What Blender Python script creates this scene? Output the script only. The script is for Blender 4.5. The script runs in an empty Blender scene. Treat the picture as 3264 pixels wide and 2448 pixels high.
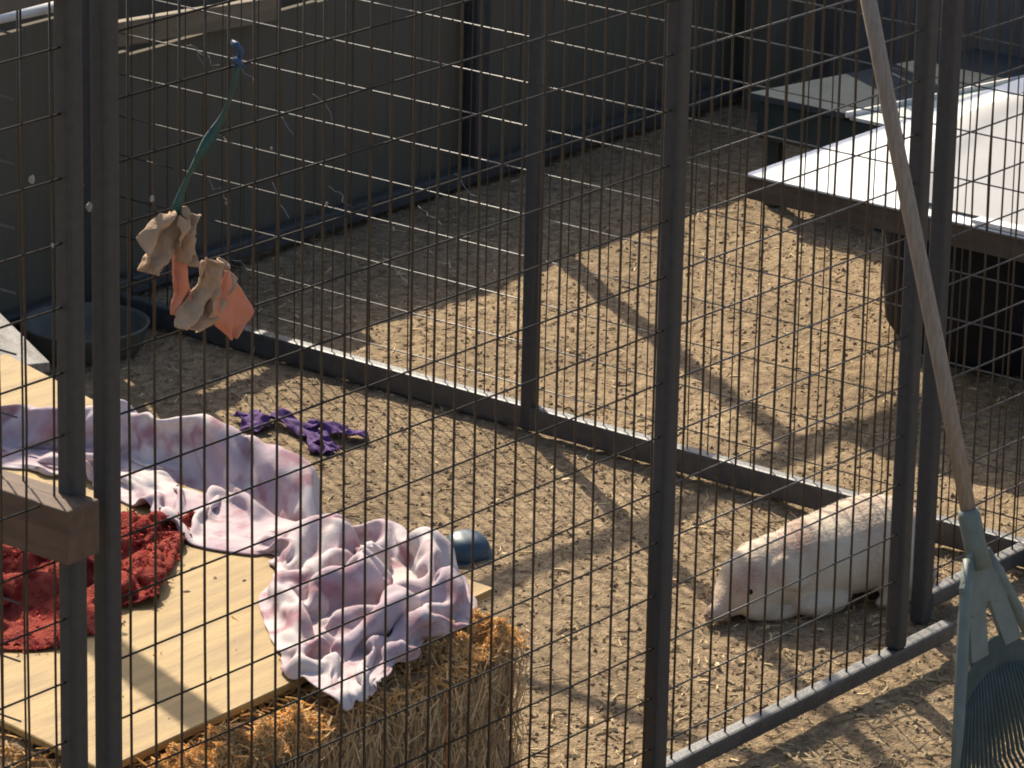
import bpy, bmesh, math, random
import numpy as np
from mathutils import Vector, Matrix, Euler

SC = bpy.context.scene
COL = SC.collection
random.seed(7)
RNG = np.random.default_rng(11)

# ------------------------------------------------------------------ camera, sky, sun, exposure
# world frame: x runs along the front fence (away to the right), y across the pen (away to the left), z up
CAM = Vector((-4.976, -4.666, 3.455))
RT = Vector((.620, -.784, .0212)); FW = Vector((.748, .583, -.3169))
def set_camera():
    a, p, r = .662182492, .322404144, .0223426188
    fw = Vector((math.cos(p) * math.cos(a), math.cos(p) * math.sin(a), -math.sin(p)))
    rt = Vector((math.sin(a), -math.cos(a), 0)); up = rt.cross(fw)
    rt, up = math.cos(r) * rt + math.sin(r) * up, -math.sin(r) * rt + math.cos(r) * up
    cd = bpy.data.cameras.new('camera'); co = bpy.data.objects.new('camera', cd); COL.objects.link(co)
    m = Matrix((rt, up, -fw)).transposed().to_4x4(); m.translation = CAM
    co.matrix_world = m
    cd.sensor_width = 36; cd.lens = 36 * 14928 / 3264; cd.clip_start = .1; cd.clip_end = 500
    SC.camera = co
set_camera()
SUN_DIR = Vector((.53, .848, 0)).normalized()      # horizontal direction towards the sun
SUN_EL = math.atan(1.83 / 2.25)
W = bpy.data.worlds.new('World'); SC.world = W; W.use_nodes = True
nt = W.node_tree; bg = nt.nodes['Background']; sky = nt.nodes.new('ShaderNodeTexSky')
sky.sky_type = 'NISHITA'; sky.sun_disc = False
sky.sun_elevation = SUN_EL; sky.sun_rotation = math.atan2(SUN_DIR.x, SUN_DIR.y)
nt.links.new(sky.outputs[0], bg.inputs[0]); bg.inputs[1].default_value = .125
sky.dust_density = 2.6; sky.air_density = .9
sd = bpy.data.lights.new('sun', 'SUN'); sd.energy = 4.6; sd.angle = math.radians(.45); sd.color = (1, .89, .72)
so = bpy.data.objects.new('sun', sd); COL.objects.link(so)
tow = Vector((SUN_DIR.x * math.cos(SUN_EL), SUN_DIR.y * math.cos(SUN_EL), math.sin(SUN_EL)))
so.rotation_euler = (-tow).to_track_quat('-Z', 'Y').to_euler(); so.location = (4, 6, 6)
vs = SC.view_settings; vs.view_transform = 'Standard'; vs.look = 'None'; vs.gamma = 1; vs.exposure = .78
vs.use_curve_mapping = False
SC.render.engine = 'CYCLES'
SC.cycles.filter_width = 1.9

# ------------------------------------------------------------------ helpers
def mat(name, c1, c2=None, scale=20, rough=.8, bump=0, bscale=None, detail=6, metal=0, island=0, mix3=None, spec=.5, stretch=None, ramp=(.35, .65), nrough=.5, coord='Object', trans=0, patch=None):
    """procedural two or three tone material; island = brightness spread between loose pieces"""
    m = bpy.data.materials.new(name); m.use_nodes = True; n = m.node_tree; P = n.nodes['Principled BSDF']
    L = n.links.new
    P.inputs['Roughness'].default_value = rough; P.inputs['Metallic'].default_value = metal
    P.inputs['Specular IOR Level'].default_value = spec
    tc = n.nodes.new('ShaderNodeTexCoord'); mp = n.nodes.new('ShaderNodeMapping')
    if stretch: mp.inputs['Scale'].default_value = stretch
    L(tc.outputs[coord], mp.inputs[0])
    c2 = c2 or tuple(v * .8 for v in c1)
    ns = n.nodes.new('ShaderNodeTexNoise'); ns.inputs['Scale'].default_value = scale; ns.inputs['Detail'].default_value = detail; ns.inputs['Roughness'].default_value = nrough
    L(mp.outputs[0], ns.inputs['Vector'])
    cr = n.nodes.new('ShaderNodeValToRGB'); cr.color_ramp.elements[0].position = ramp[0]; cr.color_ramp.elements[1].position = ramp[1]
    cr.color_ramp.elements[0].color = (*c1, 1); cr.color_ramp.elements[1].color = (*c2, 1)
    if mix3:
        e = cr.color_ramp.elements.new((ramp[0] + ramp[1]) / 2); e.color = (*mix3, 1)
    L(ns.outputs['Fac'], cr.inputs[0])
    out = cr.outputs[0]
    if patch:
        n3 = n.nodes.new('ShaderNodeTexNoise'); n3.inputs['Scale'].default_value = patch[0]; n3.inputs['Detail'].default_value = 3; L(mp.outputs[0], n3.inputs['Vector'])
        m3 = n.nodes.new('ShaderNodeMapRange'); m3.inputs['From Min'].default_value = .35; m3.inputs['From Max'].default_value = .65; m3.inputs['To Min'].default_value = patch[1]; m3.inputs['To Max'].default_value = patch[2]; L(n3.outputs['Fac'], m3.inputs[0])
        x3 = n.nodes.new('ShaderNodeMix'); x3.data_type = 'RGBA'; x3.blend_type = 'MULTIPLY'; x3.inputs[0].default_value = 1; L(out, x3.inputs[6]); L(m3.outputs[0], x3.inputs[7]); out = x3.outputs[2]
    if island:
        g = n.nodes.new('ShaderNodeNewGeometry'); mr = n.nodes.new('ShaderNodeMapRange')
        mr.inputs['To Min'].default_value = 1 - island; mr.inputs['To Max'].default_value = 1 + island
        L(g.outputs['Random Per Island'], mr.inputs[0])
        mx = n.nodes.new('ShaderNodeMix'); mx.data_type = 'RGBA'; mx.blend_type = 'MULTIPLY'; mx.inputs[0].default_value = 1
        L(out, mx.inputs[6]); L(mr.outputs[0], mx.inputs[7]); out = mx.outputs[2]
    L(out, P.inputs['Base Color'])
    if bump:
        nb = n.nodes.new('ShaderNodeTexNoise'); nb.inputs['Scale'].default_value = bscale or scale * 3; nb.inputs['Detail'].default_value = 8
        L(mp.outputs[0], nb.inputs['Vector'])
        b = n.nodes.new('ShaderNodeBump'); b.inputs['Strength'].default_value = bump; b.inputs['Distance'].default_value = .01
        L(nb.outputs['Fac'], b.inputs['Height']); L(b.outputs[0], P.inputs['Normal'])
    if trans:
        t = n.nodes.new('ShaderNodeBsdfTranslucent'); L(out, t.inputs[0])
        ms = n.nodes.new('ShaderNodeMixShader'); ms.inputs[0].default_value = trans
        L(P.outputs[0], ms.inputs[1]); L(t.outputs[0], ms.inputs[2]); L(ms.outputs[0], n.nodes['Material Output'].inputs[0])
    return m

def link(name, me, m=None, parent=None, loc=(0, 0, 0), rot=(0, 0, 0)):
    o = bpy.data.objects.new(name, me); COL.objects.link(o)
    if m is not None and me is not None and not me.materials: me.materials.append(m)
    o.location = loc; o.rotation_euler = rot
    if parent is not None: o.parent = parent
    return o
def pymesh(name, v, f, smooth=False):
    me = bpy.data.meshes.new(name); me.from_pydata([tuple(p) for p in v], [], [tuple(q) for q in f]); me.update()
    if smooth: me.polygons.foreach_set('use_smooth', [True] * len(me.polygons))
    return me
def empty(name, loc=(0, 0, 0), rot=(0, 0, 0)):
    o = bpy.data.objects.new(name, None); COL.objects.link(o); o.location = loc; o.rotation_euler = rot; o.empty_display_size = .1
    return o
def tag(o, label, cat, group=None):
    o['label'] = label; o['category'] = cat
    if group: o['group'] = group
    return o
def boxmesh(name, sx, sy, sz, bev=.004, cx=0, cy=0, cz=0, seg=2):
    bm = bmesh.new(); bmesh.ops.create_cube(bm, size=1)
    for v in bm.verts: v.co = Vector((v.co.x * sx + cx, v.co.y * sy + cy, v.co.z * sz + cz))
    if bev: bmesh.ops.bevel(bm, geom=bm.edges[:], offset=bev, segments=seg, profile=.6, affect='EDGES')
    me = bpy.data.meshes.new(name); bm.to_mesh(me); bm.free(); return me
def tube(pts, rad, n=8, cap=True):
    """tube along points (vectors), rad number or list -> verts, faces"""
    pts = [Vector(p) for p in pts]; k = len(pts)
    rad = [rad] * k if not hasattr(rad, '__len__') else rad
    V, F = [], []
    t0 = (pts[1] - pts[0]).normalized(); ref = Vector((0, 0, 1)) if abs(t0.z) < .9 else Vector((1, 0, 0))
    nx = (ref - t0 * ref.dot(t0)).normalized()
    for i in range(k):
        t = (pts[min(i + 1, k - 1)] - pts[max(i - 1, 0)]).normalized()
        nx = (nx - t * nx.dot(t)).normalized(); ny = t.cross(nx)
        for j in range(n):
            a = 2 * math.pi * j / n
            V.append(pts[i] + (nx * math.cos(a) + ny * math.sin(a)) * rad[i])
    for i in range(k - 1):
        for j in range(n):
            F.append((i * n + j, i * n + (j + 1) % n, (i + 1) * n + (j + 1) % n, (i + 1) * n + j))
    if cap: F += [tuple(range(n - 1, -1, -1)), tuple(range((k - 1) * n, k * n))]
    return V, F
def tubemesh(name, pts, rad, n=8, smooth=True):
    v, f = tube(pts, rad, n); return pymesh(name, v, f, smooth)
def lathe(name, prof, n=40):
    V, F = [], []
    for r, z in prof:
        for j in range(n):
            a = 2 * math.pi * j / n; V.append((r * math.cos(a), r * math.sin(a), z))
    for i in range(len(prof) - 1):
        for j in range(n): F.append((i * n + j, i * n + (j + 1) % n, (i + 1) * n + (j + 1) % n, (i + 1) * n + j))
    F += [tuple(range(n - 1, -1, -1)), tuple(range((len(prof) - 1) * n, len(prof) * n))]
    return pymesh(name, V, F, True)
def vnoise(x, y, seed=0):
    """value noise on arrays"""
    r = np.random.default_rng(seed); T = r.random((256, 256))
    xi = np.floor(x).astype(int); yi = np.floor(y).astype(int); fx = x - xi; fy = y - yi
    fx = fx * fx * (3 - 2 * fx); fy = fy * fy * (3 - 2 * fy)
    g = lambda i, j: T[i % 256, j % 256]
    return (g(xi, yi) * (1 - fx) + g(xi + 1, yi) * fx) * (1 - fy) + (g(xi, yi + 1) * (1 - fx) + g(xi + 1, yi + 1) * fx) * fy
def fbm(x, y, o=4, seed=0):
    s = 0; a = 1; t = 0
    for i in range(o): s = s + a * vnoise(x * 2 ** i + 17.3 * i, y * 2 ** i + 5.1 * i, seed + i); t += a; a *= .55
    return s / t

# ------------------------------------------------------------------ materials
M = {}
M['ground'] = mat('trampled_dirt', (.120, .080, .044), (.42, .31, .178), scale=34, rough=.95, bump=1, bscale=170, mix3=(.28, .20, .115), detail=14, ramp=(.37, .63), spec=.2, patch=(2.6, .84, 1.08), nrough=.80)
M['steel'] = mat('dark_painted_steel', (.036, .0375, .037), (.047, .048, .046), scale=60, rough=.5, bump=.05, spec=.35)
M['rail'] = mat('weathered_rail_steel', (.034, .034, .033), (.06, .058, .054), scale=40, rough=.55, bump=.15, spec=.8)
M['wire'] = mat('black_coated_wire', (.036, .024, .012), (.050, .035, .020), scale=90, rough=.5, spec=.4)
M['wiresunlit'] = mat('sunlit_toned_wire', (.065, .061, .054), (.11, .105, .095), scale=90, rough=.4, spec=.45)  # horizontal wires catching sun: brightness put into a paler colour than the verticals
M['wireshade'] = mat('shade_toned_black_wire', (.020, .017, .013), (.028, .024, .019), scale=90, rough=.6, spec=.15)  # shaded copy of the front mesh wire, darkness put into the colour
M['wireglint'] = mat('glint_toned_black_wire', (.036, .031, .025), (.055, .048, .041), scale=90, rough=.36, spec=.6)  # lighter copy of the front mesh wire, sun glint put into the colour
M['straw'] = mat('straw_stalk', (.86, .64, .31), (.70, .48, .21), scale=30, rough=.7, island=.3, trans=.5)
M['strawpale'] = mat('pale_straw_litter', (.54, .41, .22), (.34, .24, .12), scale=30, rough=.8, island=.5)
M['chip'] = mat('wood_chip', (.34, .225, .12), (.22, .14, .072), scale=30, rough=.9, island=.45)
M['clod'] = mat('dirt_clod', (.25, .17, .095), (.16, .105, .06), scale=40, rough=.95, island=.4)
M['balecore'] = mat('baled_straw', (.50, .335, .175), (.38, .25, .13), scale=14, rough=.9, bump=1, bscale=60, stretch=(5, 5, .6), mix3=(.44, .29, .15))
M['ply'] = mat('weathered_plywood', (.36, .235, .078), (.28, .178, .058), scale=6, rough=.75, bump=.2, bscale=40, mix3=(.335, .216, .07), stretch=(1, 7, 1), patch=(5, .80, 1.05))
M['dirtmark'] = mat('mud_smear', (.16, .10, .05), (.28, .18, .09), scale=60, rough=.9)
M['dkwood'] = mat('dark_weathered_wood', (.112, .098, .072), (.122, .107, .079), scale=5, rough=.95, bump=.2, bscale=30, stretch=(8, 8, 1), spec=.1)
M['brwood'] = mat('brown_weathered_wood', (.13, .117, .098), (.19, .17, .142), scale=5, rough=.9, bump=.5, bscale=30, stretch=(8, 8, 1))
M['beam'] = mat('brown_timber', (.085, .05, .03), (.13, .077, .045), scale=6, rough=.8, bump=.3, bscale=30, stretch=(8, 1, 8))
M['capwood'] = mat('tan_board', (.15, .115, .07), (.21, .16, .095), scale=6, rough=.8, bump=.3, bscale=30, stretch=(1, 8, 8))
M['greywood'] = mat('silvered_grey_board', (.33, .31, .28), (.20, .185, .165), scale=8, rough=.9, bump=.7, bscale=40, stretch=(1, 7, 7))
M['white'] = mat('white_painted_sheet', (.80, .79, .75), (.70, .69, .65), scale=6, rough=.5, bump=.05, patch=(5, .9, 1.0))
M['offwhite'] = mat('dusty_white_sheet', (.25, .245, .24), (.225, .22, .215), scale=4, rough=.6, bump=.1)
M['shadetone'] = mat('shade_grey_lid', (.040, .049, .053), (.052, .061, .064), scale=9, rough=.95, bump=.1, spec=.05)  # pale lid lying in shade, the shade is put into this grey
M['paleflap'] = mat('pale_green_sheet', (.42, .48, .42), (.5, .54, .48), scale=9, rough=.6)
M['teal'] = mat('dark_green_plastic', (.012, .026, .024), (.02, .036, .033), scale=9, rough=.5)
M['black'] = mat('black_plastic', (.010, .010, .011), (.018, .017, .017), scale=9, rough=.8, spec=.15)
M['fascia'] = mat('dark_brown_fascia', (.05, .036, .024), (.08, .058, .04), scale=9, rough=.8, stretch=(6, 1, 6))
M['rubber'] = mat('dark_green_rubber', (.085, .085, .068), (.115, .113, .09), scale=20, rough=.55, spec=.25)
M['bowl'] = mat('navy_blue_plastic', (.022, .055, .085), (.03, .07, .105), scale=30, rough=.45)
M['pipe'] = mat('white_plastic_pipe', (.72, .72, .70), (.6, .6, .58), scale=20, rough=.4)
M['rake'] = mat('dull_green_plastic', (.115, .135, .108), (.145, .17, .138), scale=30, rough=.55)
M['rakedark'] = mat('dark_green_tine', (.045, .060, .050), (.062, .080, .067), scale=30, rough=.7, spec=.25)
M['handle'] = mat('worn_wood_handle', (.20, .155, .11), (.28, .22, .16), scale=30, rough=.7, stretch=(6, 6, .6))
M['purple'] = mat('purple_cloth', (.075, .024, .14), (.13, .055, .20), scale=18, rough=.85, trans=.15)
M['tanrag'] = mat('tan_leather', (.46, .30, .175), (.34, .215, .12), scale=24, rough=.85, bump=.5)
M['salmon'] = mat('salmon_cloth', (.60, .225, .125), (.52, .185, .10), scale=15, rough=.9)
M['strap'] = mat('green_strap', (.014, .05, .034), (.02, .068, .045), scale=40, rough=.6)
M['knot'] = mat('blue_cord', (.022, .05, .11), (.03, .07, .15), scale=40, rough=.6)
M['fluff'] = mat('pale_fluff', (.30, .28, .24), (.22, .20, .17), scale=30, rough=.9)

# ------------------------------------------------------------------ ground
def axis(lo, hi, step, far):
    core = np.arange(lo, hi + step / 2, step); out = []; d = step; p = hi
    while p < far: d *= 1.35; p += d; out.append(p)
    neg = []; d = step; p = lo
    while p > -far: d *= 1.35; p -= d; neg.append(p)
    return np.array(neg[::-1] + list(core) + out)
def ground_h(x, y):
    h = .030 * (fbm(x * 2.2, y * 2.2, 3, 3) - .5) + .013 * (fbm(x * 13, y * 13, 4, 9) - .5) + .010 * (fbm(x * 30, y * 30, 2, 21) - .5)
    return h
gx = axis(.9, 6.0, .016, 60); gy = axis(-.8, 2.9, .016, 60)
XX, YY = np.meshgrid(gx, gy, indexing='ij')
ZZ = ground_h(XX, YY)
nx_, ny_ = XX.shape
idx = np.arange(nx_ * ny_).reshape(nx_, ny_)
F = np.stack([idx[:-1, :-1], idx[1:, :-1], idx[1:, 1:], idx[:-1, 1:]], -1).reshape(-1, 4)
me = bpy.data.meshes.new('ground'); me.vertices.add(nx_ * ny_)
me.vertices.foreach_set('co', np.stack([XX, YY, ZZ], -1).reshape(-1))
me.loops.add(F.size); me.loops.foreach_set('vertex_index', F.reshape(-1)); me.polygons.add(len(F))
me.polygons.foreach_set('loop_start', np.arange(0, F.size, 4)); me.polygons.foreach_set('loop_total', np.full(len(F), 4))
me.update(calc_edges=True)
g = link('ground', me, M['ground']); g['kind'] = 'structure'

# ------------------------------------------------------------------ fences
PW = .036                    # tube width
ZW0, ZWS = .1056, .1009      # height of lowest horizontal wire, spacing
HTOP = 1.83
def fence(name, label, p0, p1, posts, zr=.030, vwires=None, wire='wire', hwire=None, vstep=.057, raise_=0., top=HTOP, wr=.0020, rails=True, nh=18, vr=None, pbase=None, pw=.035, rh=.034, rw=.032, ext=0, group='welded wire fence panels round the pens'):
    """panel from p0 to p1 (xy). posts: distances along it; every wire, rail and post is its own part"""
    p0 = Vector((*p0, 0)); p1 = Vector((*p1, 0)); L = (p1 - p0).length; ang = math.atan2(p1.y - p0.y, p1.x - p0.x)
    t = empty(name, p0, (0, 0, ang)); tag(t, label, 'fence', group)
    pm = boxmesh('post', pw, pw, top, pw * .28, cz=top / 2, seg=3)
    for d in posts: o_ = link('post', pm, M['steel'], t, (d, 0, pbase if pbase is not None else zr - .002)); o_.scale.z = (top - o_.location.z) / top
    if rails:
        rm = boxmesh('rail', L - pw - .001, rw, rh, .006)
        bm0 = boxmesh('rail', L + ext - pw - .001, rw, rh, .006) if ext else rm
        link('bottom_rail', bm0, M['rail'], t, ((L + ext) / 2, 0, zr + raise_ + rh / 2))
        link('top_rail', boxmesh('rail', L - pw - .001, pw * .95, pw * .95, .006), M['rail'], t, (L / 2, 0, top - pw / 2 + raise_))
    z0 = zr + raise_ + PW if rails else .05; z1 = top - PW + raise_
    vms = []
    for q in range(5):
        pts_ = [(random.uniform(-.0022, .0022) * (0 < k_ < 8), random.uniform(-.001, .001), z0 - .002 + (z1 - z0 + .004) * k_ / 8) for k_ in range(9)]
        vms.append(tubemesh('vertical_wire', pts_, vr or wr, 6))
    hm = tubemesh('horizontal_wire', [(0.02, 0, 0), (L * .5, 0, 0), (L - .02, 0, 0)], wr, 6)
    xs = vwires if vwires is not None else np.arange(vstep, L - .02, vstep)
    for x in xs:
        link('vertical_wire', random.choice(vms), M[wire], t, (x + random.uniform(-.0015, .0015), wr, 0), (random.uniform(-.0015, .0015), random.uniform(-.0012, .0012), 0))
    for k in range(nh):
        z = ZW0 + raise_ + ZWS * k
        if z > z1: break
        link('horizontal_wire', hm, M[hwire or wire], t, (0, -wr * .9, z + random.uniform(-.002, .002)), (0, random.uniform(-.0008, .0008), 0))
    return t
S = .057
fence('wire_fence_panel', 'black wire mesh front panel between the left paired posts and the middle post', (0, 0), (1.461, 0), [0, 1.461], vwires=[i * S for i in range(1, 26)], hwire='wireshade', vr=.0023)
fence('wire_fence_panel', 'narrow wire mesh front panel right of the middle post, in front of the pig', (1.461, 0), (2.253, 0), [.792], vwires=[(i - .417) * S - 1.461 for i in range(27, 40)], hwire='wireglint', ext=.21, pbase=.064, vr=.0023)
fence('wire_fence_panel', 'wire mesh panel at the left edge beyond the paired posts', (-1.6, 0), (-.078, 0), [0, 1.522], hwire='wireshade')
fence('wire_fence_panel', 'wire mesh panel behind the green rake, right of the paired posts', (2.535, .125), (4.6, .125), [0, 2.0], hwire='wireglint', pbase=.002)
fence('wire_fence_panel', 'wire mesh divider fence running behind the pig, its rail sunlit on top', (2.935, .04), (2.935, 2.745), [.0, 1.41, 2.705], hwire='wiresunlit', wr=.0017, vr=.0016, zr=.010, rh=.056, pw=.034)
fence('wire_fence_panel', 'back fence panel in shade behind the rubber pan and hanging rag', (.0, 2.785), (2.90, 2.785), [0, 1.46, 2.9], wr=.0016, vwires=[], nh=0, pw=.052, zr=.02, rh=.046)
fence('wire_fence_panel', 'back fence panel in shade with dark centre post behind the divider', (2.97, 2.785), (5.80, 2.785), [0, 1.43, 2.83], wr=.0016, vwires=[], nh=0, pw=.052, zr=.02, rh=.046)
fence('wire_fence_panel', 'side fence panel whose bright wires end left of the paired posts', (-.09, .085), (-.09, 2.7), [2.6], hwire='wiresunlit', wr=.0018, rails=False, vwires=[.005] + [i * .057 for i in range(1, 46)])
# ------------------------------------------------------------------ windbreak walls
def windbreak(name, label, p0, p1, h, m, capm=None, cap=None, w=.14):
    p0 = Vector((*p0, 0)); p1 = Vector((*p1, 0)); L = (p1 - p0).length; ang = math.atan2(p1.y - p0.y, p1.x - p0.x)
    t = empty(name, p0, (0, 0, ang)); tag(t, label, 'wall')
    n = int(L / w)
    me_ = boxmesh('plank', w - .001, .018, 1, .0015, cz=.5)
    for i in range(n):
        o = link('plank', me_, m, t, (w * (i + .5), random.uniform(-.001, .001), -.02), (random.uniform(-.003, .003), 0, random.uniform(-.003, .003)))
        hh = h + random.uniform(-.012, .0); o.scale = (1, 1, hh + .02)
    link('batten', boxmesh('batten', L, .03, .06, .003), m, t, (L / 2, .026, h * .75))
    if cap:
        for (a, b, za, zb) in cap:
            c = link('cap_board', boxmesh('cap_board', b - a, .028, .062, .004), capm, t, ((a + b) / 2, -.024, (za + zb) / 2 - .002), (0, -math.atan2(zb - za, b - a), 0))
    return t
windbreak('plank_windbreak', 'dark plank windbreak behind the back fence of the right pen', (2.96, 2.835), (6.1, 2.835), .615, M['dkwood'], M['capwood'], [(.05, .66, .675, .632)])
windbreak('plank_windbreak', 'dark plank windbreak behind the rubber pan, under a white pipe', (-.9, 2.835), (2.95, 2.835), .745, M['dkwood'])
windbreak('plank_windbreak', 'added dark plank screen a step behind the windbreaks, blocks light and view', (-1.2, 3.3), (6.1, 3.3), .82, M['dkwood'])  # added screen: shades the ground behind the back fence and closes the view
windbreak('plank_windbreak', 'brown plank side wall in the far right corner behind the grey lid', (6.0, 2.8), (6.0, -1.4), .95, M['brwood'])
tag(link('white_pipe', tubemesh('white_pipe', [(2.2, 2.835, .775), (2.55, 2.835, .778), (2.93, 2.835, .765)], .014, 12), M['pipe']), 'white plastic pipe lying along the top of the left windbreak', 'pipe')
pp = link('corner_post', boxmesh('corner_post', .1, .1, 1.9, .006, cz=.95), M['dkwood'], None, (5.62, 2.70, -.02)); tag(pp, 'thick dark wooden post in the far corner behind the grey lid', 'post')

# ------------------------------------------------------------------ straw: stalk meshes
def stalks(n, posf, dirf, l=(.03, .09), r=(.0008, .0016), bend=.15):
    """three sided bent stalks -> mesh arrays"""
    V, F = [], []
    for i in range(n):
        p = posf(); d = dirf(p); d = Vector(d).normalized(); L = random.uniform(*l); rr = random.uniform(*r)
        a = d.orthogonal().normalized(); b = d.cross(a); ph = random.random() * 6.28
        a, b = a * math.cos(ph) + b * math.sin(ph), b * math.cos(ph) - a * math.sin(ph)
        c = Vector(p); k0 = len(V); bd = a * (L * bend * random.uniform(-1, 1))
        for s in (-.5, 0, .5):
            q = c + d * (L * s) + bd * (1 - 4 * s * s)
            for j in range(3):
                an = 2.094 * j; V.append(q + (a * math.cos(an) + b * math.sin(an)) * rr)
        for s in (0, 3):
            for j in range(3): F.append((k0 + s + j, k0 + s + (j + 1) % 3, k0 + s + 3 + (j + 1) % 3, k0 + s + 3 + j))
        F += [(k0 + 2, k0 + 1, k0), (k0 + 6, k0 + 7, k0 + 8)]
    return V, F
def rnd(a, b): return random.uniform(a, b)

def straw_bale(label, x0, x1, y0, y1, h, n_side=2600, n_top=2600, fluff=0, seed=1):
    t = empty('straw_bale', ((x0 + x1) / 2, (y0 + y1) / 2, 0)); tag(t, label, 'straw bale', 'straw bales under the boards')
    sx, sy = x1 - x0, y1 - y0
    bm = bmesh.new(); bmesh.ops.create_cube(bm, size=1)
    for v in bm.verts: v.co = Vector((v.co.x * sx, v.co.y * sy, (v.co.z + .5) * h))
    bmesh.ops.bevel(bm, geom=bm.edges[:], offset=.03, segments=2, affect='EDGES')
    bmesh.ops.subdivide_edges(bm, edges=bm.edges[:], cuts=5, use_grid_fill=True)
    bmesh.ops.subdivide_edges(bm, edges=bm.edges[:], cuts=2, use_grid_fill=True)
    co = np.array([v.co[:] for v in bm.verts]); bm.normal_update()
    nz = (fbm(co[:, 0] * 22 + co[:, 2] * 3, co[:, 1] * 22 + co[:, 2] * 5, 3, seed) - .5) * .05 + (fbm(co[:, 0] * 5 + 3, co[:, 2] * 5 + co[:, 1] * 4, 2, seed + 9) - .5) * .06
    for v, d in zip(bm.verts, nz): v.co = v.co + v.normal * (float(d) - .012)
    me = bpy.data.meshes.new('baled_core'); bm.to_mesh(me); bm.free()
    me.polygons.foreach_set('use_smooth', [True] * len(me.polygons))
    link('baled_core', me, M['balecore'], t)
    hx, hy = sx / 2, sy / 2
    for fx in (-.26, .27):
        q = fx * sx; e_ = .008
        link('twine', tubemesh('twine', [(q, -hy - e_, .03), (q + .004, -hy - e_, h * .5), (q, -hy - e_, h - .02), (q, -hy + .02, h + e_ * .5), (q, 0, h + .004), (q, hy - .02, h + e_ * .5), (q, hy + e_, h - .03), (q, hy + e_, .03)], .0022, 6), M['twine'], t)
    sides = []
    def ps():
        f = random.random()
        if f < .7: return (rnd(-hx, hx), -hy + rnd(-.012, .008), rnd(.01, h - .01))
        return (hx + rnd(-.012, .002) if f < .9 else -hx, rnd(-hy, hy), rnd(.01, h - .01))
    v, f = stalks(n_side, ps, lambda p: (rnd(-1, 1), rnd(-.3, .3), rnd(-1, 1)) if random.random() < .35 else (rnd(-.35, .35), rnd(-.2, .2), rnd(.5, 1)), (.02, .09), (.0007, .0015), .1)
    o = link('side_straw', pymesh('side_straw', v, f), M['baledstraw'], t); o['kind'] = 'stuff'
    def pt(): return (rnd(-hx, hx), rnd(-hy - .01, hy), h + rnd(-.012, .016))
    v, f = stalks(n_top, pt, lambda p: (rnd(-1, 1), rnd(-1, 1), rnd(-.35, .45)), (.02, .07), (.0009, .002), .3)
    o = link('top_straw', pymesh('top_straw', v, f), M['straw'], t); o['kind'] = 'stuff'
    if fluff:
        def pf():
            c = random.choice(clumps); a = random.random() * 6.28; q = abs(random.gauss(0, .5))
            return (c[0] + math.cos(a) * q * c[2], c[1] + math.sin(a) * q * c[2] * .55, h + .004 + rnd(0, c[3]) * max(.1, 1 - q))
        clumps = [(rnd(-hx + .05, hx - .02), rnd(-hy + .005, -hy + .085), rnd(.03, .07), rnd(.03, .06)) for _ in range(60)]
        clumps = [c for c in clumps if not -.08 < c[0] < .26][:34]
        v, f = stalks(fluff, pf, lambda p: (rnd(-1, 1), rnd(-1, 1), rnd(-.8, .9)), (.008, .028), (.0008, .0017), .6)
        o = link('fluffed_straw', pymesh('fluffed_straw', v, f), M['straw'], t); o['kind'] = 'stuff'
    return t
M['twine'] = mat('orange_baling_twine', (.42, .17, .05), (.34, .13, .04), scale=60, rough=.8)
M['baledstraw'] = mat('packed_straw', (.58, .40, .205), (.47, .315, .155), scale=20, rough=.85, island=.35)
straw_bale('straw bale with loose golden straw on top, right under the board front edge', .16, 1.11, .045, .50, .40, 4500, 2600, 15000, 3)
straw_bale('straw bale hidden under the board behind the red cloth', .55, 1.45, .95, 1.40, .40, 300, 300, 0, 5)
straw_bale('straw bale under the far end of the boards near the rubber pan', .66, 1.46, 1.50, 1.98, .37, 300, 200, 0, 6)

# ------------------------------------------------------------------ boards on the bales
BT = .430
def board(name, label, corners, z, th, m, cat='board'):
    V = [(x, y, z - th) for x, y in corners] + [(x, y, z) for x, y in corners]
    F = [(3, 2, 1, 0), (4, 5, 6, 7)] + [(i, (i + 1) % 4, (i + 1) % 4 + 4, i + 4) for i in range(4)]
    me = pymesh(name, V, F); bm = bmesh.new(); bm.from_mesh(me); bmesh.ops.bevel(bm, geom=bm.edges[:], offset=.002, segments=1, affect='EDGES'); bm.to_mesh(me); bm.free()
    return tag(link(name, me, m), label, cat)
b1 = board('plywood_board', 'sunlit tan plywood board carrying the red cloth, front of the two', [(.165, .168), (1.235, .205), (1.27, 1.03), (.30, 1.03)], BT, .014, M['ply'])
b2 = board('plywood_board', 'rear tan plywood board under the lavender blanket, beside grey board', [(.50, 1.035), (1.40, 1.035), (1.62, 1.80), (.72, 1.86)], BT + .001, .014, M['ply'])
for k in range(9):
    x, y = rnd(.3, 1.0), rnd(.2, .75); r = rnd(.004, .012); a0 = rnd(0, 6.28); n = 9
    V = [(r * 1.2 * math.cos(a) * rnd(.6, 1.2), r * .6 * math.sin(a) * rnd(.6, 1.2), 0) for a in [6.283 * i / n for i in range(n)]]
    V += [(vx * .5, vy * .5, .0022) for vx, vy, _ in V]
    Fc = [(i, (i + 1) % n, (i + 1) % n + n, i + n) for i in range(n)] + [tuple(range(n, 2 * n))]
    link('mud_spot', pymesh('mud_spot', V, Fc, True), M['dirtmark'], b1, (x, y, BT + .0003), (0, 0, a0))
gb = empty('grey_board', (0, 0, 0)); tag(gb, 'weathered silver grey boards behind the plywood, left of the rubber pan', 'board')
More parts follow.
